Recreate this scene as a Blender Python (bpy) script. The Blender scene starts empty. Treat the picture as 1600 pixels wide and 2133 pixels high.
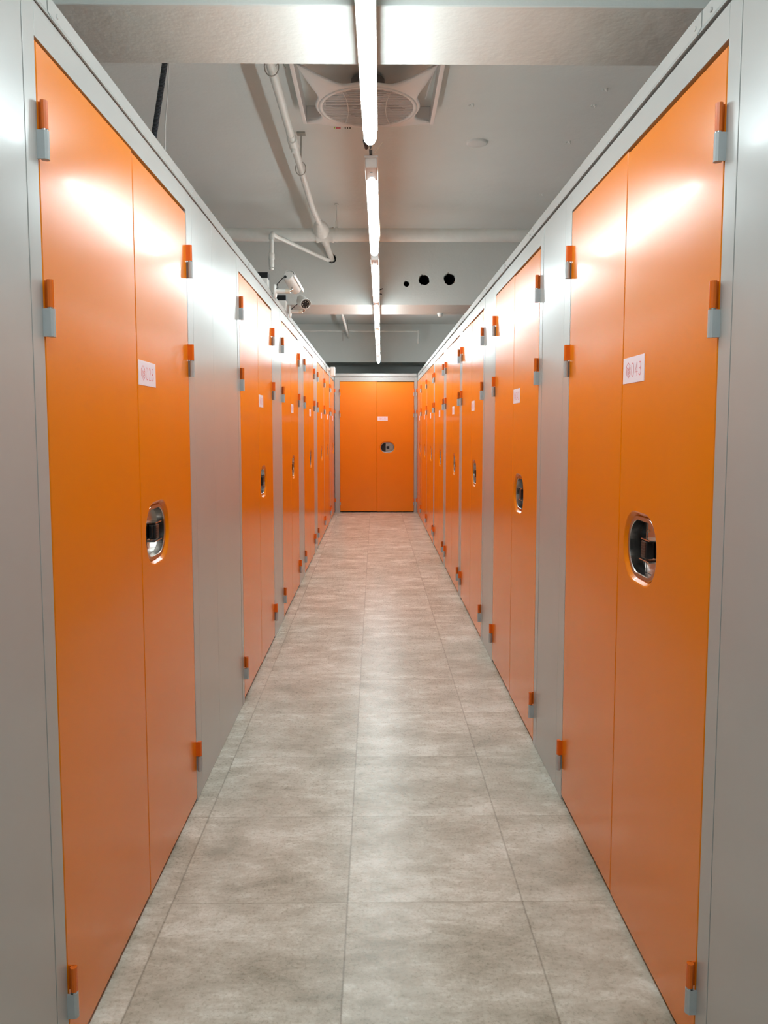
import bpy, bmesh, math, random
from mathutils import Vector, Matrix
from math import pi, sin, cos, atan, radians
random.seed(4)
scn = bpy.context.scene
C = scn.collection

# ---------------- camera ----------------
F = 1600.0; CX, CY = 800.0, 1022.0; VX, VY = 781.0, 892.0      # focal length in px, principal point, vanishing point
cam = bpy.data.objects.new('camera', bpy.data.cameras.new('camera')); C.objects.link(cam)
cam.location = (0, 0, 1.35)
cam.rotation_euler = (pi/2 - atan((CY-VY)/F), 0, -atan((CX-VX)/F))
cam.data.sensor_width = 36; cam.data.lens = 36*F/2133
cam.data.shift_y = (CY-1066.5)/2133
cam.data.clip_start = 0.05
scn.camera = cam

# ---------------- world, exposure, tube power ----------------
w = bpy.data.worlds.new('world'); scn.world = w; w.use_nodes = True
w.node_tree.nodes['Background'].inputs[0].default_value = (0.8, 0.85, 0.9, 1)
w.node_tree.nodes['Background'].inputs[1].default_value = 0.05
scn.view_settings.view_transform = 'Standard'; scn.view_settings.look = 'None'
scn.view_settings.gamma = 1; scn.view_settings.use_curve_mapping = False
scn.view_settings.exposure = 0.38
TUBE = 46.0
TUBE_COL = (0.85, 1.0, 1.02, 1)

# ---------------- materials ----------------
def srgb(r, g, b):
    f = lambda c: (c/255/12.92) if c/255 <= .04045 else ((c/255+.055)/1.055)**2.4
    return (f(r), f(g), f(b), 1)

class M:
    def __init__(s, name, col, rough=.5, metal=0., spec=.5, coat=0., coat_rough=.1):
        s.m = bpy.data.materials.new(name); s.m.use_nodes = True
        s.nt = s.m.node_tree; s.b = s.nt.nodes['Principled BSDF']
        s.b.inputs['Base Color'].default_value = col
        s.b.inputs['Roughness'].default_value = rough
        s.b.inputs['Metallic'].default_value = metal
        s.b.inputs['Specular IOR Level'].default_value = spec
        s.b.inputs['Coat Weight'].default_value = coat
        s.b.inputs['Coat Roughness'].default_value = coat_rough
        s.b.inputs['Coat IOR'].default_value = 1.2
        s.col = col
    def n(s, t, **k):
        x = s.nt.nodes.new(t)
        for a, v in k.items():
            if a.startswith('i_'): x.inputs[a[2:].replace('_', ' ')].default_value = v
            else: setattr(x, a, v)
        return x
    def l(s, a, b): s.nt.links.new(a, b)
    def coords(s, scale=(1, 1, 1)):
        t = s.n('ShaderNodeNewGeometry'); m = s.n('ShaderNodeMapping'); m.inputs['Scale'].default_value = scale
        s.l(t.outputs['Position'], m.inputs[0]); return m.outputs[0]
    def noise(s, scale=5, detail=3, rough=.5, sc=(1, 1, 1)):
        x = s.n('ShaderNodeTexNoise'); x.inputs['Scale'].default_value = scale
        x.inputs['Detail'].default_value = detail; x.inputs['Roughness'].default_value = rough
        s.l(s.coords(sc), x.inputs['Vector']); return x.outputs['Fac']
    def ramp(s, src, stops):
        r = s.n('ShaderNodeValToRGB'); e = r.color_ramp.elements
        e[0].position, e[0].color = stops[0]; e[1].position, e[1].color = stops[-1]
        for p, c in stops[1:-1]:
            q = e.new(p); q.color = c
        s.l(src, r.inputs[0]); return r.outputs[0]
    def vary(s, amt=.06, scale=6, sc=(1, 1, 1)):
        c = s.col; d = tuple(x*(1-amt) for x in c[:3])+(1,); u = tuple(min(1, x*(1+amt)) for x in c[:3])+(1,)
        s.l(s.ramp(s.noise(scale, 4, .6, sc), [(.3, d), (.7, u)]), s.b.inputs['Base Color']); return s
    def bump(s, scale=80, strength=.1, dist=.01, detail=3, sc=(1, 1, 1)):
        b = s.n('ShaderNodeBump'); b.inputs['Strength'].default_value = strength; b.inputs['Distance'].default_value = dist
        s.l(s.noise(scale, detail, .5, sc), b.inputs['Height']); s.l(b.outputs[0], s.b.inputs['Normal']); return s

ORANGE = M('orange_powder_coat', srgb(235, 129, 0), .235, spec=.40, coat=.12, coat_rough=.06).vary(.015, 3).bump(1.6, .20, .010, 1).m
ORANGE_HINGE = M('orange_hinge_paint', srgb(226, 104, 10), .3).vary(.02, 40).m
GREY = M('pale_grey_powder_coat', srgb(176, 175, 172), .26, spec=.5, coat=.09, coat_rough=.07).vary(.015, 4).bump(1.7, .25, .010, 1).m
GREYH = M('grey_hinge_paint', srgb(176, 180, 182), .35).vary(.03, 60).m
GAP_SHADE = M('gap_shade_black', srgb(24, 23, 22), .6).vary(.05, 5).m  # near-black colour standing in for shade in door gaps and beam holes
DARK = M('void_and_lens_black', srgb(14, 13, 13), .5).vary(.1, 30).m
BLACKP = M('black_plastic', srgb(24, 24, 26), .35).vary(.1, 30).m
STEEL = M('polished_steel', (.52, .49, .47, 1), .2, 1.0).bump(30, .08, .002).m
WHITEP = M('white_plastic', srgb(236, 234, 230), .35).vary(.02, 20).m
CREAMP = M('cream_plastic', srgb(226, 214, 196), .4).vary(.02, 20).m
PIPE = M('white_pipe_paint', srgb(232, 230, 224), .4).vary(.04, 14).bump(60, .1, .002).m
LABEL = M('label_sticker', srgb(243, 230, 240), .45).vary(.01, 30).m
INK = M('red_label_print', srgb(226, 92, 104), .5).vary(.05, 300).m
FANW = M('fan_plastic', srgb(244, 240, 238), .3).vary(.01, 9).m
FAND = M('fan_inside_grey', srgb(120, 112, 108), .5).vary(.08, 9).m
WIRE = M('grey_wire', srgb(176, 170, 162), .4, .2).vary(.08, 60).m
BRASS = M('brass_rivet', srgb(214, 176, 140), .3, .9).vary(.05, 90).m
CAP = M('lamp_end_cap_plastic', srgb(232, 226, 222), .4).vary(.02, 60).m
LED = M('infrared_led', srgb(190, 180, 170), .2).vary(.05, 200).m
GREEN = M('green_indicator', srgb(170, 220, 60), .3).vary(.05, 90).m
CORR = M('corrugated_conduit', srgb(60, 66, 74), .5)
_wv = CORR.n('ShaderNodeTexWave', bands_direction='Z'); _wv.inputs['Scale'].default_value = 55
CORR.l(CORR.coords(), _wv.inputs['Vector'])
_b = CORR.n('ShaderNodeBump'); _b.inputs['Strength'].default_value = .8; _b.inputs['Distance'].default_value = .004
CORR.l(_wv.outputs['Fac'], _b.inputs['Height']); CORR.l(_b.outputs[0], CORR.b.inputs['Normal'])
CORR.l(CORR.ramp(_wv.outputs['Fac'], [(.2, srgb(34, 38, 44)), (.8, srgb(84, 90, 98))]), CORR.b.inputs['Base Color']); CORR = CORR.m

def paint(name, col):
    p = M(name, col, .62, spec=.3).vary(.03, 1.3)
    n1 = p.noise(3.2, 5, .6); n2 = p.noise(45, 4, .6)
    a = p.n('ShaderNodeMath', operation='MULTIPLY_ADD'); a.inputs[1].default_value = .12
    p.l(n2, a.inputs[0]); p.l(n1, a.inputs[2])
    b = p.n('ShaderNodeBump'); b.inputs['Strength'].default_value = .35; b.inputs['Distance'].default_value = .02
    p.l(a.outputs[0], b.inputs['Height']); p.l(b.outputs[0], p.b.inputs['Normal']); return p.m
CEIL = paint('painted_concrete_ceiling', srgb(235, 235, 231))
BEAM = paint('painted_concrete_beam', srgb(222, 223, 219))
WALL = paint('painted_wall', srgb(232, 233, 231))

# tube glow; the LED strip inside faces down, so the frosted sleeve glows brightest underneath and dimmest on top
def glow(name, power, top):
    m = bpy.data.materials.new(name); m.use_nodes = True
    t = m.node_tree; t.nodes.remove(t.nodes['Principled BSDF'])
    e = t.nodes.new('ShaderNodeEmission'); e.inputs[0].default_value = TUBE_COL
    g = t.nodes.new('ShaderNodeNewGeometry'); s = t.nodes.new('ShaderNodeSeparateXYZ'); r = t.nodes.new('ShaderNodeMapRange')
    t.links.new(g.outputs['Normal'], s.inputs[0]); t.links.new(s.outputs['Z'], r.inputs['Value'])
    r.inputs['From Min'].default_value = -1; r.inputs['From Max'].default_value = .9
    r.inputs['To Min'].default_value = power; r.inputs['To Max'].default_value = power*top
    t.links.new(r.outputs[0], e.inputs[1]); t.links.new(e.outputs[0], t.nodes['Material Output'].inputs[0]); return m
TUBEM = glow('lamp_diffuser', TUBE, .2)
TUBEM_FAR = glow('lamp_diffuser_far_boost', TUBE*1.15, .85)  # far lamps boosted, extra glow added to brighten the far bay

# floor: half-metre vinyl tiles with a cloudy cement print
def floor_mat():
    m = M('cement_print_vinyl_tiles', srgb(180, 172, 160), .38, spec=.5)
    P = m.n('ShaderNodeNewGeometry'); sp = m.n('ShaderNodeSeparateXYZ'); m.l(P.outputs['Position'], sp.inputs[0])
    def mth(op, a, b=None, c=None):
        x = m.n('ShaderNodeMath', operation=op)
        for i, v in enumerate((a, b, c)):
            if v is None: continue
            if isinstance(v, (int, float)): x.inputs[i].default_value = v
            else: m.l(v, x.inputs[i])
        return x.outputs[0]
    def cell(o, off, size):
        t = mth('DIVIDE', mth('SUBTRACT', o, off), size)
        f = mth('FLOOR', t); r = mth('FRACT', t)
        e = mth('MULTIPLY', mth('MINIMUM', r, mth('SUBTRACT', 1.0, r)), size)
        return f, e
    fx, ex = cell(sp.outputs[0], FLOOR_X0, FLOOR_SX); fy, ey = cell(sp.outputs[1], FLOOR_Y0, FLOOR_SY)
    cx = m.n('ShaderNodeCombineXYZ'); m.l(fx, cx.inputs[0]); m.l(fy, cx.inputs[1])
    wn = m.n('ShaderNodeTexWhiteNoise', noise_dimensions='3D'); m.l(cx.outputs[0], wn.inputs[0])
    # per-tile shift of the cloud pattern
    sh = m.n('ShaderNodeVectorMath', operation='SCALE'); m.l(wn.outputs['Color'], sh.inputs[0]); sh.inputs['Scale'].default_value = 9
    ad = m.n('ShaderNodeVectorMath', operation='ADD'); m.l(P.outputs['Position'], ad.inputs[0]); m.l(sh.outputs[0], ad.inputs[1])
    def ns(scale, det, rg, vec, sc=(1, 1, 1), dist=0):
        mp = m.n('ShaderNodeMapping'); mp.inputs['Scale'].default_value = sc; m.l(vec, mp.inputs[0])
        x = m.n('ShaderNodeTexNoise'); x.inputs['Scale'].default_value = scale; x.inputs['Detail'].default_value = det
        x.inputs['Roughness'].default_value = rg; x.inputs['Distortion'].default_value = dist
        m.l(mp.outputs[0], x.inputs['Vector']); return x.outputs['Fac']
    big = ns(3.4, 6, .66, ad.outputs[0], (1, 1.9, 1), .35)
    mid = ns(14, 6, .72, ad.outputs[0], (1, 2.2, 1), .5)
    fine = ns(110, 4, .65, ad.outputs[0])
    v = mth('ADD', mth('MULTIPLY', big, .53), mth('ADD', mth('MULTIPLY', mid, .32), mth('MULTIPLY', fine, .15)))
    v = mth('ADD', v, mth('MULTIPLY', mth('SUBTRACT', wn.outputs['Value'], .5), .035))
    col = m.ramp(v, [(.38, srgb(160, 156, 140)), (.46, srgb(184, 181, 166)), (.53, srgb(204, 203, 190)), (.61, srgb(232, 234, 225))])
    # scratches: thin ridges of a stretched noise
    sc = ns(9, 2, .5, P.outputs['Position'], (1, 1, 1), 2.5)
    ln = mth('ABSOLUTE', mth('SUBTRACT', sc, .5))
    lm = m.ramp(ln, [(0, (.84, .84, .84, 1)), (.0035, (1, 1, 1, 1))])
    mm = ns(5, 2, .5, P.outputs['Position'])
    msk = m.ramp(mm, [(.52, (0, 0, 0, 1)), (.60, (1, 1, 1, 1))])
    mx0 = m.n('ShaderNodeMix', data_type='RGBA', blend_type='MULTIPLY'); m.l(msk, mx0.inputs[0]); m.l(col, mx0.inputs[6]); m.l(lm, mx0.inputs[7])
    em1 = m.ramp(ex, [(.0005, (.52, .50, .46, 1)), (.0013, (1, 1, 1, 1))])
    em2 = m.ramp(ey, [(.0006, (.74, .72, .69, 1)), (.0016, (1, 1, 1, 1))])
    mxe = m.n('ShaderNodeMix', data_type='RGBA', blend_type='MULTIPLY'); mxe.inputs[0].default_value = 1
    m.l(em1, mxe.inputs[6]); m.l(em2, mxe.inputs[7]); em = mxe.outputs[2]
    mx = m.n('ShaderNodeMix', data_type='RGBA', blend_type='MULTIPLY'); mx.inputs[0].default_value = 1
    m.l(mx0.outputs[2], mx.inputs[6]); m.l(em, mx.inputs[7]); m.l(mx.outputs[2], m.b.inputs['Base Color'])
    m.l(m.ramp(fine, [(.3, (.24,)*3+(1,)), (.7, (.36,)*3+(1,))]), m.b.inputs['Roughness'])
    b = m.n('ShaderNodeBump'); b.inputs['Strength'].default_value = .22; b.inputs['Distance'].default_value = .003
    m.l(mth('ADD', mid, mth('MULTIPLY', fine, .5)), b.inputs['Height']); m.l(b.outputs[0], m.b.inputs['Normal'])
    return m.m
FLOOR_X0, FLOOR_SX, FLOOR_Y0, FLOOR_SY = -.079, .5, .140, .488

# ---------------- mesh helpers ----------------
class B:
    """collects shapes, then links them as ONE mesh object"""
    def __init__(s): s.v = []; s.f = []; s.mi = []; s.sm = []; s.cur = 0
    def add(s, vs, fs, smooth=False):
        o = len(s.v); s.v += [tuple(v) for v in vs]
        for f in fs: s.f.append([i+o for i in f]); s.mi.append(s.cur); s.sm.append(smooth)
        return s
    def mat(s, i): s.cur = i; return s
    def box(s, a, b, bev=0.):
        (x0, y0, z0), (x1, y1, z1) = a, b
        if x0 > x1: x0, x1 = x1, x0
        if y0 > y1: y0, y1 = y1, y0
        if z0 > z1: z0, z1 = z1, z0
        if bev <= 0:
            vs = [(x, y, z) for x in (x0, x1) for y in (y0, y1) for z in (z0, z1)]
            return s.add(vs, [(0, 1, 3, 2), (4, 6, 7, 5), (0, 4, 5, 1), (2, 3, 7, 6), (0, 2, 6, 4), (1, 5, 7, 3)])
        bm = bmesh.new(); bmesh.ops.create_cube(bm, size=1)
        for v in bm.verts: v.co = Vector(((x0+x1)/2+v.co.x*(x1-x0), (y0+y1)/2+v.co.y*(y1-y0), (z0+z1)/2+v.co.z*(z1-z0)))
        bmesh.ops.bevel(bm, geom=bm.edges[:], offset=bev, segments=2, affect='EDGES', profile=.5)
        bm.verts.index_update(); s.add([v.co[:] for v in bm.verts], [[v.index for v in f.verts] for f in bm.faces]); bm.free(); return s
    def tube(s, pts, r, n=12, cap=True, smooth=True):
        pts = [Vector(p) for p in pts]; rs = r if isinstance(r, (list, tuple)) else [r]*len(pts)
        vs = []; up = None
        for i, p in enumerate(pts):
            t = (pts[min(i+1, len(pts)-1)]-pts[max(i-1, 0)]).normalized()
            if up is None:
                up = Vector((0, 0, 1)) if abs(t.z) < .9 else Vector((1, 0, 0))
            a = (up - t*up.dot(t)).normalized(); up = a; b = t.cross(a)
            vs += [p+(a*cos(2*pi*k/n)+b*sin(2*pi*k/n))*rs[i] for k in range(n)]
        fs = [(i*n+k, i*n+(k+1) % n, (i+1)*n+(k+1) % n, (i+1)*n+k) for i in range(len(pts)-1) for k in range(n)]
        s.add(vs, fs, smooth)
        if cap:
            s.add(vs[:n], [tuple(range(n))[::-1]]); s.add(vs[-n:], [tuple(range(n))])
        return s
    def lathe(s, prof, mat=None, n=24, smooth=True):
        """prof = [(radius, height)] about local z; mat = placement matrix"""
        mat = mat or Matrix()
        vs = [mat @ Vector((r*cos(2*pi*k/n), r*sin(2*pi*k/n), h)) for r, h in prof for k in range(n)]
        fs = [(i*n+k, i*n+(k+1) % n, (i+1)*n+(k+1) % n, (i+1)*n+k) for i in range(len(prof)-1) for k in range(n)]
        s.add(vs, fs, smooth)
        s.add(vs[:n], [tuple(range(n))[::-1]]); s.add(vs[-n:], [tuple(range(n))]); return s
    def prism(s, prof, z0, z1, close=True, smooth=False):
        n = len(prof); vs = [(x, y, z0) for x, y in prof]+[(x, y, z1) for x, y in prof]
        fs = [(i, (i+1) % n, n+(i+1) % n, n+i) for i in range(n)]
        s.add(vs, fs, smooth)
        s.add(vs, [tuple(range(n))[::-1], tuple(range(n, 2*n))]); return s
    def build(s, name, mats, parent=None, loc=(0, 0, 0), norm=True):
        me = bpy.data.meshes.new(name); me.from_pydata(s.v, [], s.f)
        for m in (mats if isinstance(mats, (list, tuple)) else [mats]): me.materials.append(m)
        for p, i, q in zip(me.polygons, s.mi, s.sm): p.material_index = i; p.use_smooth = q
        if norm:
            bm = bmesh.new(); bm.from_mesh(me); bmesh.ops.recalc_face_normals(bm, faces=bm.faces[:]); bm.to_mesh(me); bm.free()
        return link(name, me, parent, loc)

def link(name, me, parent=None, loc=(0, 0, 0)):
    o = bpy.data.objects.new(name, me); C.objects.link(o); o.parent = parent; o.location = loc; return o
def tag(o, label=None, cat=None, group=None, kind=None):
    for k, v in (('label', label), ('category', cat), ('group', group), ('kind', kind)):
        if v: o[k] = v
    return o
def empty(name, loc, rz=0.):
    o = bpy.data.objects.new(name, None); o.empty_display_size = .1; C.objects.link(o)
    o.location = loc; o.rotation_euler = (0, 0, rz); return o
def aim(p, d):
    """matrix that sends local z to direction d at point p"""
    return Matrix.Translation(Vector(p)) @ Vector(d).to_track_quat('Z', 'Y').to_matrix().to_4x4()

# ---------------- the room ----------------
XL, XR = -.645, .677          # door planes of the two rows
YE = 12.30                    # door plane of the end locker
ZC, ZB = 3.12, 2.47           # slab and beam undersides
RX = 2.4
def struct(o): o['kind'] = 'structure'; return o
struct(B().box((-RX, -3.2, -.1), (RX, 14.4, 0)).build('floor', floor_mat()))
struct(B().box((-RX, -3.2, ZC), (RX, 14.4, ZC+.15)).build('ceiling', CEIL))
struct(B().box((-RX-.1, -3.2, 0), (-RX, 14.4, ZC)).build('wall_left', WALL))
struct(B().box((RX, -3.2, 0), (RX+.1, 14.4, ZC)).build('wall_right', WALL))
struct(B().box((-RX-.1, 14.4, 0), (RX+.1, 14.5, ZC)).build('wall_back', WALL))
struct(B().box((-RX-.1, -3.3, 0), (RX+.1, -3.2, ZC)).build('wall_front', WALL))

def jag(cx, cz, r, n=26, j=.10, seed=0):
    rd = random.Random(seed)
    return [(cx+cos(2*pi*k/n)*r*(1+rd.uniform(-j, j)), cz+sin(2*pi*k/n)*r*(1+rd.uniform(-j, j))) for k in range(n)]
def holed_beam(name, y0, y1, holes):
    """beam whose front face has ragged core holes running right into it"""
    bm = bmesh.new()
    def loop(pts, y): return [bm.verts.new((x, y, z)) for x, z in pts]
    out = [(-RX, ZB), (RX, ZB), (RX, ZC), (-RX, ZC)]
    o0 = loop(out, y0); o1 = loop(out, y1)
    edges = [bm.edges.new((o0[i], o0[(i+1) % 4])) for i in range(4)]
    walls = []
    for h in holes:
        a = loop(h, y0); n = len(h)
        edges += [bm.edges.new((a[i], a[(i+1) % n])) for i in range(n)]
        cx = sum(p[0] for p in h)/n; cz = sum(p[1] for p in h)/n
        b = loop([(cx+(x-cx)*.9, cz+(z-cz)*.9) for x, z in h], y0+.03)
        c = loop([(cx+(x-cx)*.9, cz+(z-cz)*.9) for x, z in h], y1-.06)
        walls.append((a, b, c, n))
    bmesh.ops.triangle_fill(bm, use_beauty=True, use_dissolve=False, edges=edges)
    for i in range(4): bm.faces.new((o0[i], o0[(i+1) % 4], o1[(i+1) % 4], o1[i]))
    bm.faces.new(o1)
    for a, b, c, n in walls:
        for i in range(n):
            j = (i+1) % n
            bm.faces.new((a[i], a[j], b[j], b[i])).material_index = 0
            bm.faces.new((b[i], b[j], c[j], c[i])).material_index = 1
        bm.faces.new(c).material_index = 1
    bmesh.ops.recalc_face_normals(bm, faces=bm.faces[:])
    me = bpy.data.meshes.new(name); bm.to_mesh(me); bm.free(); me.materials.append(BEAM); me.materials.append(GAP_SHADE)  # hole linings take the near-black that paints their shade
    return struct(link(name, me))
HOLES = [jag(-.392, 2.884, .044, seed=1), jag(.289, 2.661, .028, seed=2), jag(.452, 2.697, .052, seed=3), jag(.684, 2.704, .056, seed=4)]
struct(B().box((-RX, 2.143, ZB), (RX, 2.474, ZC), .004).build('ceiling_beam', BEAM))
holed_beam('ceiling_beam', 7.109, 7.70, HOLES)
struct(B().box((-RX, 13.26, ZB), (RX, 13.76, ZC), .004).build('ceiling_beam', BEAM))

# ---------------- lockers ----------------
DOOR_Z0, DOOR_Z1 = .014, 2.086
SEAM = .0035
def stadium(cx, cz, w, h, rr, n=14):
    """rounded rectangle outline"""
    pts = []
    for (sx, sz, a0) in ((1, 1, 0), (-1, 1, pi/2), (-1, -1, pi), (1, -1, 3*pi/2)):
        for k in range(n):
            a = a0+pi/2*k/(n-1)
            pts.append((cx+sx*(w/2-rr)+cos(a)*rr, cz+sz*(h/2-rr)+sin(a)*rr))
    return pts
HZ = 1.043      # handle height
CACHE = {}
def cached(key, make):
    if key not in CACHE: CACHE[key] = make()
    return CACHE[key]

def leaf_mesh(x0, x1, z0, z1, hx=None):
    bm = bmesh.new(); e = .0025
    def loop(pts, y): return [bm.verts.new((x, y, z)) for x, z in pts]
    def rect(d): return [(x0+d, z0+d), (x1-d, z0+d), (x1-d, z1-d), (x0+d, z1-d)]
    A = loop(rect(e), 0); Bq = loop(rect(0), e); Cq = loop(rect(0), .034)
    edges = [bm.edges.new((A[i], A[(i+1) % 4])) for i in range(4)]
    hole = None
    if hx is not None:
        d = loop(stadium(hx, HZ, .246, .186, .088), 0); n = len(d)
        mids = [loop(stadium(hx, HZ, .240, .180, .086), .0015), loop(stadium(hx, HZ, .222, .162, .078), .012), loop(stadium(hx, HZ, .222, .162, .078), .034)]
        edges += [bm.edges.new((d[i], d[(i+1) % n])) for i in range(n)]
        hole = (d, mids, n)
    bmesh.ops.triangle_fill(bm, use_beauty=True, use_dissolve=False, edges=edges)
    for P, Q in ((A, Bq), (Bq, Cq)):
        for i in range(4): bm.faces.new((P[i], P[(i+1) % 4], Q[(i+1) % 4], Q[i]))
    if hole:
        d, mids, n = hole; prev = d
        for q in mids:
            for i in range(n):
                f = bm.faces.new((prev[i], prev[(i+1) % n], q[(i+1) % n], q[i])); f.smooth = False
            prev = q
        back = [bm.edges.new((Cq[i], Cq[(i+1) % 4])) if not bm.edges.get((Cq[i], Cq[(i+1) % 4])) else bm.edges.get((Cq[i], Cq[(i+1) % 4])) for i in range(4)]
        back += [bm.edges.get((prev[i], prev[(i+1) % n])) for i in range(n)]
        bmesh.ops.triangle_fill(bm, use_beauty=True, use_dissolve=False, edges=back)
    else:
        bm.faces.new(Cq)
    bmesh.ops.recalc_face_normals(bm, faces=bm.faces[:])
    me = bpy.data.meshes.new('door'); bm.to_mesh(me); bm.free(); me.materials.append(ORANGE); return me

def ring_faces(b, loops, smooth=False):
    """skin between successive outlines [(pts, y)]"""
    n = len(loops[0][0])
    vs = [(x, y, z) for pts, y in loops for x, z in pts]
    fs = [(i*n+k, i*n+(k+1) % n, (i+1)*n+(k+1) % n, (i+1)*n+k) for i in range(len(loops)-1) for k in range(n)]
    b.add(vs, fs, smooth)

def recess_mesh():
    b = B(); S = lambda w, h, r: stadium(0, 0, w, h, r)
    ring_faces(b, [(S(.222, .162, .078), .014), (S(.2215, .1615, .078), .0095), (S(.218, .158, .076), .0075), (S(.200, .140, .067), .0080),
                   (S(.197, .137, .0655), .010), (S(.192, .132, .063), .038), (S(.222, .162, .078), .038), (S(.222, .162, .078), .014)])
    return b
def handle_parts():
    d = {}
    d['rim'] = recess_mesh().build('x', STEEL)
    # backing plate (right two thirds), stepped, and the finger pocket on the left, coloured black as a dark void
    b = B(); pts = [(x, z) for x, z in stadium(0, 0, .192, .132, .063) if x > -.024]
    pts = sorted(pts, key=lambda p: math.atan2(p[1], p[0]-.03))
    top = max(z for x, z in pts); pts = [(-.024, top)]+[p for p in sorted(pts, key=lambda p: -math.atan2(p[1], p[0]+.024))]+[(-.024, -top)]
    b.add([(x, .029, z) for x, z in pts], [tuple(range(len(pts)))]); b.box((-.0255, .027, -top), (-.0225, .038, top))
    d['plate'] = b.build('x', STEEL, norm=False)
    b = B(); S = lambda w, h, r: stadium(0, 0, w, h, r)
    ring_faces(b, [(S(.200, .140, .066), .037), (S(.19, .13, .06), .050)])
    b.add([(x, .050, z) for x, z in stadium(0, 0, .19, .13, .06)], [tuple(range(56))])
    d['pocket'] = b.build('x', DARK)
    b = B(); b.box((-.004, .006, -.024), (.032, .028, .022), .004)
    for k in range(6): b.box((.001, .0052, -.019+k*.007), (.027, .0062, -.016+k*.007))
    b.box((-.013, .014, -.018), (-.003, .024, .020), .003); d['latch'] = b.build('x', BLACKP)
    d['fin0'] = B().box((-.004, .006, .0245), (.056, .029, .0275)).build('x', STEEL); d['fin1'] = B().box((-.016, .006, -.0295), (.056, .029, -.0265)).build('x', STEEL)
    d['rivet'] = B().lathe([(.0042, 0), (.0040, .0022), (.0022, .0036)], aim((0, .0295, 0), (0, -1, 0)), 12).build('x', BRASS)
    out = {k: o.data for k, o in d.items()}
    for o in d.values(): bpy.data.objects.remove(o)
    return out
HP = handle_parts()

def hinge_mesh(side):
    """side=-1: hinge on the door's left edge (frame lies at -x)"""
    b = B(); z = .0; n = 10
    def sleeve(r, neck_x, z0, z1, cx):
        cyv = -.0125
        prof = [(cx+cos(a)*r, cyv+sin(a)*r) for a in [2*pi*k/n+pi/n for k in range(n)]]
        b.prism(prof, z0, z1); hole = [(cx+cos(a)*r*.62, cyv+sin(a)*r*.62) for a in [2*pi*k/n+pi/n for k in range(n)]]
        b.prism(hole, z1-.0001, z1+.0003)
        b.box((neck_x-.0015, -.0125, z0), (neck_x+.0015, .002, z1))
        return hole
    s = -side
    b.mat(0); sleeve(.0072, s*.0052, .002, .055, 0)
    b.mat(1); sleeve(.0084, -s*.0065, -.055, -.001, 0)
    b.mat(2); b.lathe([(.0066, -.0012), (.0066, .0022)], Matrix.Translation((0, -.0125, 0)), 12)
    o = b.build('x', [ORANGE_HINGE, GREYH, STEEL]); me = o.data; bpy.data.objects.remove(o); return me

# --- number stickers, drawn as pen strokes ---
def arc(cx, cy, rx, ry, a0, a1, n=9): return [(cx+rx*cos(radians(a0+(a1-a0)*k/n)), cy+ry*sin(radians(a0+(a1-a0)*k/n))) for k in range(n+1)]
DIG = {   # unit box 0..0.55 wide, 0..1 high
 '0': [arc(.25, .74, .22, .26, 0, 180)+arc(.25, .26, .22, .26, 180, 360)+[(.47, .74)]],
 '1': [[(.10, .82), (.30, 1), (.30, 0)]],
 '2': [arc(.25, .76, .21, .24, 165, -30)+[(.04, 0), (.48, 0)]],
 '3': [arc(.24, .76, .20, .24, 150, -90)+[(.16, .52)], arc(.22, .26, .24, .26, 90, -150)],
 '4': [[(.40, 0), (.40, 1), (.02, .28), (.52, .28)]],
 '5': [[(.44, 1), (.09, 1), (.06, .56)]+arc(.22, .31, .24, .31, 120, -145)],
 '6': [arc(.25, .30, .21, .30, 0, 360, 14), [(.05, .36)]+arc(.30, .62, .25, .38, 180, 75)],
 '7': [[(.03, 1), (.48, 1), (.17, 0)]],
 '8': [arc(.25, .76, .18, .24, 0, 360, 14), arc(.25, .26, .22, .26, 0, 360, 14)],
 '9': [arc(.25, .70, .21, .30, 0, 360, 14), [(.45, .64)]+arc(.20, .38, .25, .38, 0, -105)],
}
def ribbon(b, pts, wd, y):
    for (x0, z0), (x1, z1) in zip(pts, pts[1:]):
        y -= .000015
        dx, dz = x1-x0, z1-z0; L = math.hypot(dx, dz)
        if L < 1e-6: continue
        ux, uz = dx/L*wd*.5, dz/L*wd*.5; nx, nz = -uz, ux
        b.add([(x0-ux+nx, y, z0-uz+nz), (x0-ux-nx, y, z0-uz-nz), (x1+ux-nx, y, z1+uz-nz), (x1+ux+nx, y, z1+uz+nz)], [(0, 1, 2, 3)])
def label_mesh(txt):
    b = B(); Wl, Hl = .163, .068
    b.mat(0).box((0, -.0012, -Hl/2), (Wl, .0, Hl/2)); b.mat(1)
    y = -.0014
    # boxed emblem: open cube with a folded mark on its right face
    ox, s = .041, .0185
    P = lambda x, z: (ox+x*s, z*s)
    for st in ([P(0, 1.1), P(-.85, .62), P(0, .12), P(.85, .62), P(0, 1.1)],
               [P(-.92, .5), P(-.92, -.45)], [P(-.62, .33), P(-.62, -.62)], [P(-.3, .15), P(-.3, -.8)],
               [P(.06, -.05), P(.9, .38), P(.9, .1), P(.06, -.38), P(.06, -.62), P(.9, -.16), P(.9, -.56), P(.06, -1.08), P(.06, -.62)]):
        ribbon(b, st, .0017, y)
    for i, ch in enumerate(txt):
        for st in DIG[ch]:
            ribbon(b, [(.068+i*.0275+px*.036, -.017+pz*.034) for px, pz in st], .0018, y)
    o = b.build('x', [LABEL, INK], norm=False); me = o.data; bpy.data.objects.remove(o); return me

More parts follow.
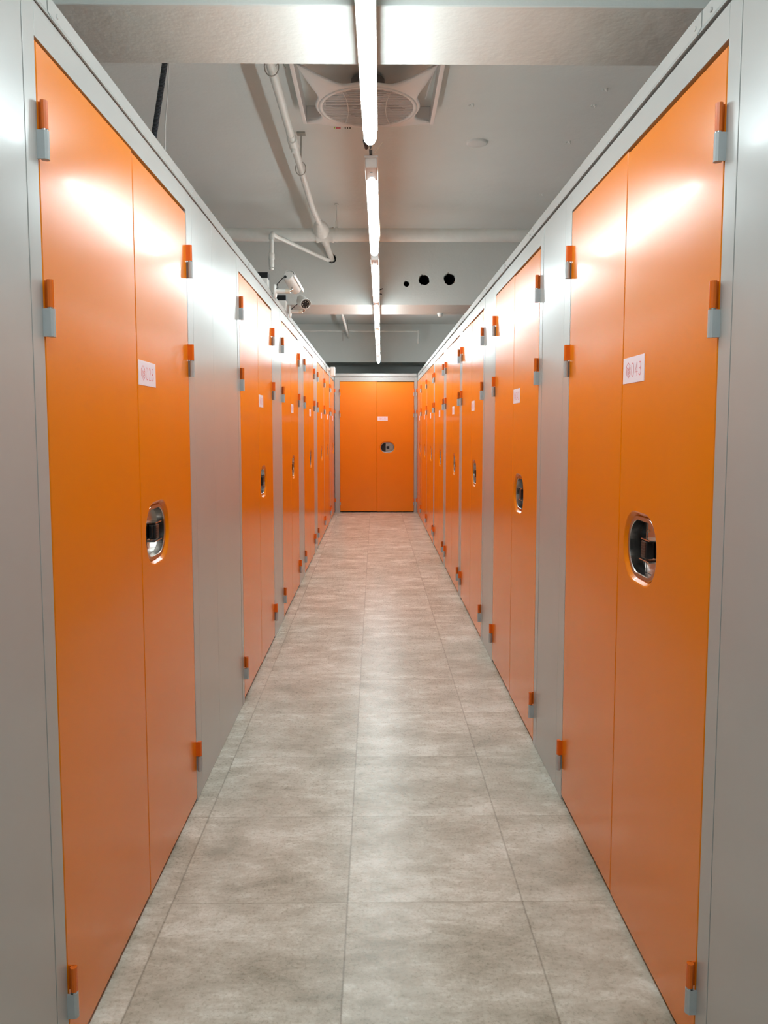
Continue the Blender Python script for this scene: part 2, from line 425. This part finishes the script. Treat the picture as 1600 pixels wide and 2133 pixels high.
def frame_mesh(W, pl, pr, depth=.07):
    b = B(); e = .0006
    b.box((-pl+e, 0, .0), (-SEAM, depth, 2.158), .0006)
    b.box((W+SEAM, 0, .0), (W+pr-e, depth, 2.158), .0006)
    b.box((-SEAM+.001, .0, DOOR_Z1+.006), (W+SEAM-.001, depth, 2.158), .0006)
    o = b.build('x', GREY); me = o.data; bpy.data.objects.remove(o); return me
def body_mesh(W, pl, pr, depth):
    b = B(); b.box((-pl+.004, .073, .002), (W+pr-.004, depth, 2.15), .004); b.mat(1).box((-pl+.004, .0705, .002), (W+pr-.004, .0735, 2.15))  # thin near-black front sheet paints the shade behind the door gaps
    o = b.build('x', [GREY, GAP_SHADE]); me = o.data; bpy.data.objects.remove(o); return me

def locker(num, loc, rz, W, pl, pr, label, depth=1.3, group='orange storage lockers along the corridor'):
    t = empty('storage_locker', loc, rz); tag(t, label, 'locker', group)
    link('frame', cached(('f', W, pl, pr), lambda: frame_mesh(W, pl, pr)), t)
    link('cabinet_body', cached(('b', W, pl, pr, depth), lambda: body_mesh(W, pl, pr, depth)), t)
    mid = W/2; hx = mid+.165
    dl = link('door', cached(('l', W), lambda: leaf_mesh(0, mid-.0018, DOOR_Z0+.004, DOOR_Z1)), t)
    dr = link('door', cached(('r', W), lambda: leaf_mesh(mid+.0018, W, DOOR_Z0, DOOR_Z1-.005, hx)), t)
    for d, x, side in ((dl, 0, -1), (dr, W, 1)):
        for hz in (1.919, 1.583, .170):
            link('hinge', cached(('h', side), lambda: hinge_mesh(side)), d, (x, 0, hz))
    for nm, k in (('handle_rim', 'rim'), ('handle_plate', 'plate'), ('finger_pocket', 'pocket'), ('latch', 'latch'), ('latch_bracket', 'fin0'), ('latch_bracket', 'fin1')):
        link(nm, HP[k], dr, (hx, 0, HZ))
    for x, z in ((-.012, .043), (-.012, -.038), (.066, -.034)): link('rivet', HP['rivet'], dr, (hx+x, 0, HZ+z))
    lb = link('number_sticker', label_mesh(num), dr, (mid+.008, 0, 1.503))
    lb['label'] = 'white sticker with a red cube emblem and the number '+num
    return t

W0, W1, W2 = 1.163, 1.15, 1.14
G = .06
LEFT = [('028', 1.531, W0, .055, .060), ('029', 3.72, W1, G, G), ('030', 5.37, W1, G, G), ('031', 7.02, W1, G, G),
        ('032', 8.63, W1, G, .019), ('033', 9.822, W1, .019, G), ('034', 11.135, W1, G, .012)]
RIGHT = [('043', 1.527, W0, .055, .060), ('042', 3.195, W1, G, G), ('041', 4.83, W1, G, G), ('040', 6.165, W1, G, G),
         ('039', 7.575, W1, G, G), ('038', 8.88, W2, G, .016), ('037', 10.055, W2, .016, .012), ('036', 11.222, 1.065, .012, .004)]
ORD = ['nearest on the left', 'second from the front on the left', 'third from the front on the left', 'fourth from the front on the left',
       'fifth from the front on the left', 'second to last on the left', 'last on the left beside the end wall']
ORR = ['nearest on the right', 'second from the front on the right', 'third from the front on the right', 'fourth from the front on the right',
       'fifth from the front on the right', 'sixth from the front on the right', 'second to last on the right', 'last on the right beside the end locker']
for (num, y, W, p0, p1), d in zip(LEFT, ORD):
    locker(num, (XL, y, 0), pi/2, W, p0, p1, 'orange double-door storage locker with sticker '+num+', '+d)
for (num, y, W, p0, p1), d in zip(RIGHT, ORR):
    locker(num, (XR, y+W, 0), -pi/2, W, p1, p0, 'orange double-door storage locker with sticker '+num+', '+d)
locker('035', (-.556, YE, 0), 0, 1.18, .082, .048, 'orange double-door storage locker with sticker 035 closing the end of the corridor', depth=.9)

# filler panels between lockers
def filler(side, y0, y1, label, splits=()):
    ys = [y0, *splits, y1]; X = XL if side < 0 else XR; sg = -1 if side < 0 else 1
    b = B()
    for a, c in zip(ys, ys[1:]):
        b.box((X+sg*.001, a+.0006, .002), (X+sg*.03, c-.0006, 2.158), .0006)
    b.box((X+sg*.03, y0+.004, .002), (X+sg*.6, y1-.004, 2.15))
    tag(b.build('filler_panel', GREY), label, 'panel', 'pale grey metal filler panels between the lockers')
def fillers(rows, side, nm):
    for i in range(len(rows)-1):
        n0, y, W, p0, p1 = rows[i]; n1, y2, W2_, q0, q1 = rows[i+1]
        a, c = y+W+p1, y2-q0
        if c-a > .012:
            sp = {('028',): [a+.030, 3.115], ('043',): [a+.035], ('042',): [a+.028]}.get((n0,), [a+.022] if c-a > .2 else [])
            filler(side, a, c, 'pale grey metal filler panel between lockers %s and %s on the %s' % (n0, n1, nm), sp)
fillers(LEFT, -1, 'left'); fillers(RIGHT, 1, 'right')
filler(-1, -3.0, 1.531-.055, 'wide pale grey metal panel at the left picture edge before locker 028')
filler(1, -3.0, 1.527-.055, 'wide pale grey metal panel at the right picture edge before locker 043')

# top rails
def rail(name, side, y0, y1, z0, h, joints, overlap):
    X = XL if side < 0 else XR; s = 1 if side < 0 else -1
    b = B(); ys = [y0, *joints, y1]
    for i, (a, c) in enumerate(zip(ys, ys[1:])):
        e = .0 if i % 2 == 0 else .0013
        prof = [(-.05, z0+.003), (.001, z0+.003), (.001, z0), (.0045+e, z0), (.0045+e, z0+.001), (-.003+e, z0+.016), (-.003+e, z0+h-.002), (-.004+e, z0+h), (-.05, z0+h)]
        n = len(prof); vs = [(X+s*px, yy, pz) for yy in (a+.0008, c-.0008) for px, pz in prof]
        b.add(vs, [(k, (k+1) % n, n+(k+1) % n, n+k) for k in range(n)]+[tuple(range(n))[::-1], tuple(range(n, 2*n))])
    o = struct(b.build(name, GREY))
    for j in joints:
        for dy in overlap:
            r = B().lathe([(.0055, 0), (.005, .0018), (.003, .0028)], aim((X-s*.0025, j+dy, z0+h*.55), (s, 0, 0)), 14)
            r.build('rivet', GREY, o)
    return o
rail('trim_1', -1, -3.0, YE-.01, 2.158, .049, [1.60, 2.84, 4.05, 5.05, 6.30, 7.8, 9.3, 10.8], (-.03, .045))
rail('trim_2', 1, -3.0, YE-.01, 2.164, .050, [1.66, 3.4, 4.10, 4.72, 5.95, 7.4, 9.0, 10.6], (-.045, .03))
b = B(); b.box((XL+.012, YE-.010, 2.166), (XR-.012, YE+.05, 2.216), .002)
struct(b.build('trim_3', GREY))

# ---------------- batten lamps ----------------
def lamp_x(y): return -.0295+(y-1.94)*.0081
LZ = 2.385
def batten(y0, y1, label, gap=.13):
    x0 = lamp_x((y0+y1)/2); t = empty('batten_lamp', (x0, y0, LZ), -atan(.0081)); L = y1-y0
    tag(t, label, 'lamp', 'white batten tube lamps in a line under the ceiling')
    b = B(); b.box((-.027, .0, .0265), (.027, L-.03, .036), .002); b.build('housing', CAP, t)
    b = B(); b.box((-.023, .0, -.012), (.023, .165, .0265), .004); b.build('end_cap', CAP, t)
    b = B(); b.mat(0).lathe([(.006, 0), (.006, .0006)], aim((0, .055, -.012), (0, 0, -1)), 16)
    b.mat(0).box((-.008, .10, -.0128), (.008, .104, -.012)); b.build('cap_marking', BLACKP, t)
    # diffuser: rounded profile closed by a dome at the far end
    n = 24; y_s = .166
    prof = [(cos(a)*.0225, sin(a)*.0225) for a in [2*pi*k/n for k in range(n+1)]]
    ends = [(y_s, 1)]+[(L-.045+.045*sin(q), cos(q)) for q in [pi/2*k/6 for k in range(7)]]
    vs = [(px*k, yy, -pz*k) for yy, k in ends for px, pz in prof]; m = n+1
    fs = [(i*m+k, i*m+k+1, (i+1)*m+k+1, (i+1)*m+k) for i in range(len(ends)-1) for k in range(n)]
    b = B(); b.add(vs, fs, True); b.add(vs[:m], [tuple(range(m))]); b.build('diffuser', TUBEM_FAR if y0 > 7.5 else TUBEM, t)
    b = B(); b.lathe([(.012, 0), (.010, .020), (.004, .024)], aim((0, L-.012, .018), (0, 1, -.1)), 14); b.build('socket', CREAMP, t)
    b = B()
    for s in (-1, 1):
        b.tube([(s*.004, L+.01, .018), (s*.007, L+.02+gap*.25, .008), (s*.004, L+.02+gap*.55, .012), (s*.002, L+gap*.9, .022)], .0018, 6)
    b.build('lead_wire', CREAMP, t)
    return t
SEG = [(1.36, 2.88, 'long glowing white batten lamp hanging nearest, cut by the top of the picture'),
       (3.12, 4.66, 'second glowing batten lamp, just past the ceiling fan'),
       (4.79, 6.35, 'third glowing batten lamp, ending near the drilled beam'),
       (6.38, 7.92, 'fourth glowing batten lamp, passing under the drilled beam'),
       (8.02, 9.44, 'fifth glowing batten lamp, just beyond the drilled beam'),
       (9.56, 10.86, 'sixth glowing batten lamp, second to last before the end locker'),
       (10.98, 12.2, 'last and smallest glowing batten lamp above the end locker')]
LAMPS = []
for i, (a, c, l) in enumerate(SEG): LAMPS.append(batten(a, c, l, min(.15, SEG[i+1][0]-c-.012) if i < 6 else .04))
batten(-.42, 1.10, 'added unseen glowing batten lamp overhead behind the picture edge')  # unseen lamp, added to light the near doors and panels
batten(-2.1, -.58, 'added unseen rearmost glowing batten lamp behind the viewer')  # also out of view, added for light on the near panels
# dark cable track the lamps hang from
b = B(); b.box((-.001, -2.1, LZ+.037), (.010, 12.1, ZB-.001), .001)
o = b.build('cable_track', BLACKP, None, (lamp_x(0), 0, 0)); o.rotation_euler = (0, 0, -atan(.0081))
tag(o, 'thin black cable track running above the line of batten lamps', 'cable track')
b = B(); b.tube([(lamp_x(3)-.012, 2.93, 2.44), (lamp_x(3)-.016, 2.95, 2.415), (lamp_x(3)-.010, 2.98, 2.40), (lamp_x(3)-.002, 3.0, 2.425)], .007, 8)
tag(b.build('cable_loop', BLACKP), 'small black cable loop between the first and second lamps', 'cable')
for i, (yy, l) in enumerate(((3.10, 'pale zip tie end sticking out by the second lamp'), (4.74, 'pale zip tie end sticking out by the third lamp'))):
    b = B(); b.box((-.0012, -.001, 0), (.0012, .001, .055)); o = b.build('zip_tie', CREAMP, None, (lamp_x(yy)+.018, yy, 2.42)); o.rotation_euler = (0, radians(38), 0)
    tag(o, l, 'zip tie')
b = B(); b.tube([(lamp_x(4)+.031, 3.95, 2.415), (lamp_x(4)+.038, 4.05, 2.39), (lamp_x(4)+.041, 4.2, 2.385), (lamp_x(4)+.038, 4.32, 2.38), (lamp_x(4)+.031, 4.38, 2.415)], .004, 8)
cord = b.build('cord', CREAMP, LAMPS[1]); cord.matrix_parent_inverse = (Matrix.Translation(LAMPS[1].location) @ Matrix.Rotation(-atan(.0081), 4, 'Z')).inverted()
b = B(); b.tube([(.025, 7.112, 2.585), (.045, 7.06, 2.595), (.070, 7.02, 2.598)], .005, 6); b.tube([(.025, 7.112, 2.575), (.045, 7.06, 2.56), (.062, 7.03, 2.552)], .005, 6)
tag(b.build('cable_stubs', BLACKP), 'two short black cable ends poking from the drilled beam', 'cable')

# ---------------- ceiling fan ----------------
def fan():
    cx, cy = -.034, 4.05; t = empty('ceiling_fan', (cx, cy, ZC)); H = .363
    tag(t, 'square white ceiling fan with round slatted grille and open corners', 'fan')
    z0 = 3.03-ZC; zg = 2.972-ZC
    # outer square trim
    b = B()
    for s in (-1, 1):
        b.box((s*H, -H, z0), (s*(H-.022), H, -.001), .003); b.box((-H+.022, s*H, z0), (H-.022, s*(H-.022), -.001), .003)
    b.build('outer_frame', FANW, t)
    # body: disc with four arms reaching the corners
    n = 96; rings = [0.0, .12, .3, .5, .7, .85, 1.0]; rin = .243
    def outline(th):
        q = min(1, 1.25*abs(cos(2*th)))     # 1 on the axes, 0 on the diagonals
        return .262+(.468-.262)*(1-q)**2.1
    vs = []
    for k in range(n):
        th = 2*pi*k/n; ro = outline(th)
        for u in rings:
            r = rin+(ro-rin)*u; lift = max(0, (r-.27)/.205)**1.3*.060
            if u == 1.0: lift += .004
            vs.append((r*cos(th), r*sin(th), zg+lift))
    m = len(rings); fs = [(k*m+i, ((k+1) % n)*m+i, ((k+1) % n)*m+i+1, k*m+i+1) for k in range(n) for i in range(m-1)]
    # rolled edge going up and back in
    o0 = len(vs)
    for k in range(n):
        th = 2*pi*k/n; ro = outline(th); lift = max(0, (ro-.27)/.205)**1.3*.060
        vs.append(((ro+.004)*cos(th), (ro+.004)*sin(th), zg+lift+.008)); vs.append(((ro-.003)*cos(th), (ro-.003)*sin(th), zg+lift+.016))
    for k in range(n):
        k2 = (k+1) % n
        fs += [(k*m+m-1, k2*m+m-1, o0+k2*2, o0+k*2), (o0+k*2, o0+k2*2, o0+k2*2+1, o0+k*2+1)]
    b = B(); b.add(vs, fs, True); b.build('body', FANW, t)
    # grille ring and slats
    b = B(); ring = [(.250, -.0), (.250, -.004), (.236, -.006), (.230, -.002), (.230, .020), (.250, .020)]
    nn = 64; vs = [(r*cos(2*pi*k/nn), r*sin(2*pi*k/nn), zg+h) for r, h in ring for k in range(nn)]
    b.add(vs, [(i*nn+k, i*nn+(k+1) % nn, ((i+1) % 6)*nn+(k+1) % nn, ((i+1) % 6)*nn+k) for i in range(6) for k in range(nn)], True)
    b.build('grille_ring', FANW, t)
    for i in range(23):
        y = -.2145+i*.0195; x = math.sqrt(max(0, .231**2-y*y))
        B().box((-x, y-.0022, zg-.001), (x, y+.0022, zg+.0035)).build('grille_slat', FANW, t)
    for x in (-.13, -.005, .12):
        pts = [(x+.05*(1-(v/.22)**2)*(.6 if x < 0 else -.6), v, zg-.002) for v in [-.19+.38*k/10 for k in range(11)]]
        B().tube(pts, .0022, 6).build('grille_wire', FANW, t)
    B().lathe([(.034, 0), (.036, .004), (.030, .006)], Matrix.Translation((0, 0, zg-.006)), 24).build('grille_hub', FANW, t)
    B().lathe([(.075, 0), (.085, .03), (.085, .085)], Matrix.Translation((0, 0, zg+.050)), 28).build('motor', FAND, t)
    for k in range(5):
        a = 2*pi*k/5+.3; b = B(); vs = []
        for i in range(7):
            r = .06+.16*i/6
            for s, dz in ((-1, .0), (1, .022)):
                th = a+s*(.42-.03*i)+i*.06; vs.append((r*cos(th), r*sin(th), zg+.028+dz))
        b.add(vs, [(2*i, 2*i+1, 2*i+3, 2*i+2) for i in range(6)], True); b.build('blade', FAND, t)
    B().box((-.060, -.345, -.050), (-.025, -.315, -.002), .002).build('mounting_bracket', FANW, t)
    b = B(); b.tube([(-.30, -.33, -.06), (-.1, -.315, -.072), (.05, -.305, -.078)], .006, 8); b.build('brace_rod', FANW, t)
    b = B(); b.tube([(.33, .0-.28, -.03), (.315, -.1, -.05), (.30, .1, -.06)], .004, 8); b.build('brace_wire', FANW, t)
    b = B(); b.box((-.135, .300-.02, zg+.001), (-.090, .300-.012, zg+.0045)); 
    B().box((-.186, .258, zg-.0015), (-.180, .266, zg+.004)).build('power_light', GREEN, t)
    B().box((-.176, .262, zg-.0015), (-.150, .267, zg+.004)).build('panel_marking', INK, t)
    for k in range(3): B().box((-.128+k*.013, .262, zg-.0015), (-.122+k*.013, .267, zg+.004)).build('button', BLACKP, t)
fan()

# ---------------- pipework ----------------
PX = -.444; PZ = 2.905
b = B(); b.tube([(-RX, 6.25, 2.88), (RX, 6.25, 2.88)], .051, 24)
pw = empty('sprinkler_pipework', (PX, 6.25, 2.88)); tag(pw, 'white painted pipework in the near ceiling bay, thick cross pipe and slim lengthwise pipe', 'pipes')
MI = Matrix.Translation((-PX, -6.25, -2.88))
main = b.build('thick_pipe', PIPE, pw); main.matrix_parent_inverse = MI
for x, r, wd in ((-.455, .060, .016), (-.436, .055, .020), (-.348, .055, .020), (-.332, .060, .014)):
    B().tube([(x-wd/2, 6.25, 2.88), (x+wd/2, 6.25, 2.88)], r, 24).build('coupling', PIPE, main)
b = B(); b.tube([(-.308, 6.25, 2.885), (-.292, 6.25, 2.885)], .060, 20); b.box((-.310, 6.225, 2.90), (-.290, 6.275, 2.985), .002); b.box((-.306, 6.245, 2.98), (-.298, 6.253, ZC-.006)); b.lathe([(.016, 0), (.016, .006)], Matrix.Translation((-.302, 6.249, ZC-.008)), 12)
b.build('hanger_clamp', PIPE, main)
# lengthwise sprinkler pipe
b = B(); b.tube([(-.446, -3.1, PZ), (-.446, 4.2, PZ), (-.440, 5.6, PZ), (-.418, 6.05, PZ)], .0205, 18)
sp = b.build('slim_pipe', PIPE, pw); sp.matrix_parent_inverse = MI
d = Vector((.033, 1.14, -.024)).normalized(); b = B(); b.lathe([(.022, 0), (.027, .03), (.030, .05), (.046, .09), (.044, .11), (.056, .14), (.052, .165), (.062, .19), (.062, .25), (.050, .29), (.053, .31), (.036, .36), (.032, .40), (.036, .42), (.030, .47), (.030, .56), (.034, .575), (.026, .60), (.026, 1.22)], aim((-.425, 5.97, PZ), d), 26, False)
b.build('reducing_tee', PIPE, sp)
B().tube([(-.446, 4.28, PZ), (-.446, 4.40, PZ)], .027, 18).build('coupling', PIPE, sp)
b = B(); b.tube([(-.446, 4.22, PZ), (-.446, 4.235, PZ)], .0225, 18); b.tube([(-.446, 4.37, PZ-.02), (-.447, 4.37, PZ-.045)], [.014, .011], 12); b.build('bleed_plug', PIPE, sp)
def ring_hanger(y, parent, top_dx=.0):
    b = B(); b.tube([(-.446+cos(a)*.031, y, PZ+.006+sin(a)*.040) for a in [2*pi*k/20 for k in range(21)]], .0028, 6)
    b.tube([(-.446, y, PZ+.045), (-.444+top_dx, y, ZC-.01)], .005, 8); b.box((-.470+top_dx, y-.02, ZC-.012), (-.42+top_dx, y+.02, ZC-.0005), .001)
    b.build('ring_hanger', WIRE, parent)
ring_hanger(4.78, sp, .004); ring_hanger(3.47, sp)
b = B(); b.tube([(-.440, 3.44, 2.89), (-.425, 3.46, 2.93), (-.40, 3.45, 2.925), (-.385, 3.47, 2.905)], .002, 6); b.tube([(-.44, 3.45, 2.89), (-.41, 3.44, 2.915), (-.375, 3.45, 2.93)], .002, 6)
b.build('tie_wire', WIRE, sp)
# branch drop with fitting
b = B(); b.tube([(-.405, 6.97, 2.838), (-.415, 6.94, 2.832), (-.778, 5.95, 2.808)], .0155, 14)
b.tube([(-.778, 5.95, 2.790), (-.783, 5.95, 2.62)], .0155, 14)
br = b.build('branch_pipe', PIPE, pw); br.matrix_parent_inverse = MI
B().tube([(-.760, 5.985, 2.810), (-.775, 5.955, 2.812), (-.779, 5.948, 2.800), (-.779, 5.948, 2.770)], .0205, 14).build('elbow', PIPE, br)
b = B(); b.lathe([(.019, 0), (.021, .02), (.021, .05), (.017, .055), (.024, .06), (.024, .10), (.018, .105), (.018, .112)][::-1], aim((-.783, 5.95, 2.565), (0, 0, 1)), 16)
b.lathe([(.012, 0), (.018, .006), (.018, .012)], aim((-.784, 5.95, 2.545), (0, 0, 1)), 14); b.lathe([(.006, 0), (.006, .02)], aim((-.783, 5.95, 2.552), (0, 0, 1)), 10)
b.build('sprinkler_head', PIPE, br)
# far bay
b = B(); b.tube([(-.446, 7.70, PZ), (-.446, 13.262, PZ-.01)], .019, 14)
q = tag(b.build('sprinkler_pipe', PIPE), 'slim white pipe running lengthwise behind the drilled beam', 'pipe')
b = B(); b.tube([(-.446, 12.72, 2.94), (-.446, 12.86, 2.94)], .027, 12); b.tube([(-.446-.08, 12.79, 2.91), (-.446-.08, 12.79, 2.78)], .004, 6); b.box((-.452, 12.78, 2.93), (-.440, 12.80, ZC-.001)); b.build('hanger_clamp', WIRE, q)
b = B(); b.tube([(-RX, 13.0, 2.972), (.705, 13.0, 2.962), (.727, 13.0, 2.955), (.732, 13.0, 2.93), (.728, 13.0, 2.77)], .0175, 12)
q = tag(b.build('cross_pipe', PIPE), 'thin white pipe crossing before the farthest beam with a short downturned end', 'pipe')
b = B(); b.lathe([(.024, 0), (.024, .05)], aim((.732, 13.0, 2.93), (0, 0, 1)), 12); b.lathe([(.016, 0), (.023, .01), (.023, .07)], aim((.728, 13.0, 2.762), (0, 0, 1)), 12); b.build('pipe_fitting', PIPE, q)
b = B(); b.lathe([(.012, 0), (.024, .008), (.020, .02), (.028, .024), (.028, .034)], aim((.640, 7.62, ZB-.034), (0, 0, 1)), 14)
tag(b.build('sprinkler_stub', WHITEP), 'tiny white sprinkler stub under the drilled beam on the right', 'sprinkler')
# dark flexible conduit and pale cable
b = B(); b.tube([(-.885, 3.5, ZC), (-.897, 3.5, 3.03), (-.915, 3.5, 2.93), (-.940, 3.5, 2.79), (-.966, 3.5, 2.646), (-.99, 3.5, 2.4), (-1.0, 3.5, 2.152)], .0125, 12)
tag(b.build('flexible_conduit', CORR), 'dark ribbed flexible conduit dropping behind the nearest left lockers', 'conduit')
b = B(); b.tube([(-.905, 3.58, ZC), (-.925, 3.58, 2.85), (-.94, 3.58, 2.70), (-.955, 3.58, 2.152)], .0028, 8)
tag(b.build('thin_cable', WHITEP), 'thin pale cable hanging beside the dark ribbed conduit', 'cable')
# ceiling disc and anchors
b = B(); b.lathe([(.064, 0), (.064, .010), (.056, .014), (.010, .015)], aim((.634, 4.92, ZC), (0, 0, -1)), 32)
tag(b.build('ceiling_cover', WHITEP), 'round white cover plate on the ceiling right of the second lamp', 'cover plate')
for x, y, l in ((1.212, 4.16, 'cut-off anchor stub on the grey ceiling, nearest the right-hand lockers'), (1.208, 4.36, 'cut-off anchor stub behind the nearest one at the right of the ceiling'),
                (.537, 4.36, 'cut-off anchor stub just in front of the round ceiling cover'), (1.206, 4.90, 'tiny anchor stub right of the round ceiling cover'),
                (1.27, 5.97, 'farthest tiny anchor stub on the right of the ceiling')):
    b = B(); b.lathe([(.011, 0), (.007, .006), (.004, .016)], aim((x, y, ZC), (.25, -.1, -1)), 8); b.lathe([(.005, 0), (.003, .012)], aim((x-.014, y+.004, ZC), (-.5, 0, -1)), 7)
    tag(b.build('anchor_stub', PIPE), l, 'anchor', 'cut-off anchors on the ceiling')

# ---------------- security cameras ----------------
def bullet_camera(y, back, front, label, shade_side, led):
    t = empty('security_camera', (XL+.011, y, 2.205)); tag(t, label, 'camera', 'white security cameras on the left rail')
    P = lambda x, yy, z: (x-(XL+.011), yy-y, z-2.205)
    b = B(); b.lathe([(.045, 0), (.045, .007), (.036, .012), (.018, .013)], aim(P(XL+.0117, y, 2.212), (1, 0, 0)), 28); b.build('mounting_flange', WHITEP, t)
    jx = XL+.118
    b = B(); b.lathe([(.0150, .0), (.0135, .06)], aim(P(XL+.022, y, 2.214), (1, 0, 0)), 20); b.build('bracket_arm', WHITEP, t)
    b = B(); b.lathe([(.0150, 0), (.0150, .028)], aim(P(XL+.082, y, 2.214), (1, 0, 0)), 20); b.build('arm_collar', CREAMP, t)
    bk, fr = Vector(P(*back)), Vector(P(*front)); ax = (fr-bk).normalized(); L = (fr-bk).length
    low = (bk+fr)/2-Vector((0, 0, .030))
    b = B(); b.tube([P(XL+.108, y, 2.216), P(XL+.120, y, 2.222), low], [.008, .008, .007], 10); b.lathe([(.018, 0), (.014, .010)], aim(low, (low-(bk+fr)/2).normalized()*-1), 16); b.build('ball_joint', STEEL, t)
    b = B(); b.lathe([(.030, 0), (.036, .005), (.037, .02), (.037, L-.012), (.035, L-.002), (.031, L)], aim(bk, ax), 28); b.build('housing', WHITEP, t)
    # sun shade: curved sheet round the upper side
    upv = Vector((shade_side, 0, 1)); upv = (upv-ax*upv.dot(ax)).normalized(); sd = ax.cross(upv); vs = []
    n = 16; half = radians(72)
    for r in (.0405, .0435):
        for h in (.004, L+.022):
            for k in range(n+1):
                a = -half+2*half*k/n; vs.append(bk+ax*h+(upv*cos(a)+sd*sin(a))*r)
    m = n+1; fs = []
    for k in range(n): fs += [(k, k+1, m+k+1, m+k), (2*m+k, 3*m+k, 3*m+k+1, 2*m+k+1), (k, 2*m+k, 2*m+k+1, k+1), (m+k, m+k+1, 3*m+k+1, 3*m+k)]
    fs += [(0, m, 3*m, 2*m), (n, 2*m+n, 3*m+n, m+n)]
    b = B(); b.add(vs, fs, False); b.build('sun_shade', WHITEP, t)
    if led:
        b = B(); b.lathe([(.0305, 0), (.0305, .0012)], aim(fr-ax*.001, ax), 28); b.build('lens_window', BLACKP, t)
        B().lathe([(.010, 0), (.009, .002), (.004, .003)], aim(fr, ax), 16).build('lens', DARK, t)
        u2 = ax.cross(Vector((0, 0, 1))).normalized(); v2 = ax.cross(u2)
        for k in range(7):
            a = 2*pi*k/7+.2; c = fr+(u2*cos(a)+v2*sin(a))*.021+ax*.0005
            B().lathe([(.0036, 0), (.0034, .0016), (.002, .0022)], aim(c, ax), 10).build('infrared_light', LED, t)
    b = B(); e = bk-Vector((.014, 0, .012)); b.lathe([(.008, -.004), (.007, .012)], aim(e, -ax), 12)
    b.tube([e-ax*.008, e-ax*.016+Vector((-.018, 0, -.020)), e+Vector((-.055, 0, -.045)), Vector(P(XL+.035, y-.012, 2.232)), Vector(P(XL+.02, y-.01, 2.228))], .0028, 8); b.build('cable', BLACKP, t)
    return t
bullet_camera(4.95, (-.548, 4.95, 2.312), (-.508, 5.075, 2.245), 'white bullet camera facing away with its cable end towards the viewer', .55, False)
bullet_camera(5.80, (-.552, 5.86, 2.300), (-.508, 5.715, 2.253), 'white bullet camera facing the viewer with a black lens ring', .35, True)
for y, l1, l2 in ((4.95, 'white junction box behind the nearer security camera', 'black adapter box on the lockers behind the nearer security camera'),
                  (5.80, 'white junction box behind the farther security camera', 'black adapter box on the lockers behind the farther security camera')):
    tag(B().box((-.715, y-.06, 2.1515), (-.668+(y-4.95)*.02, y+.02, 2.285), .004).build('junction_box', WHITEP), l1, 'junction box', 'junction boxes behind the cameras')
    tag(B().box((-.80, y+.03, 2.1515), (-.678+(y-4.95)*.02, y+.10, 2.338), .003).build('adapter_box', BLACKP), l2, 'box', 'black boxes behind the cameras')
# white sensor box near the far end
t = empty('sensor_box', (XL+.011, 10.3, 2.10)); tag(t, 'white rounded sensor box on the left row near the end locker', 'sensor')
B().box((.045, -.02, -.062), (.108, .03, .062), .012).build('sensor_housing', WHITEP, t)
b = B(); b.box((-.0005, -.02, -.03), (.006, .05, .062), .002); b.lathe([(.022, 0), (.026, .02), (.020, .046)], aim((.004, .01, .03), (1, 0, 0)), 16); b.build('sensor_bracket', WHITEP, t)
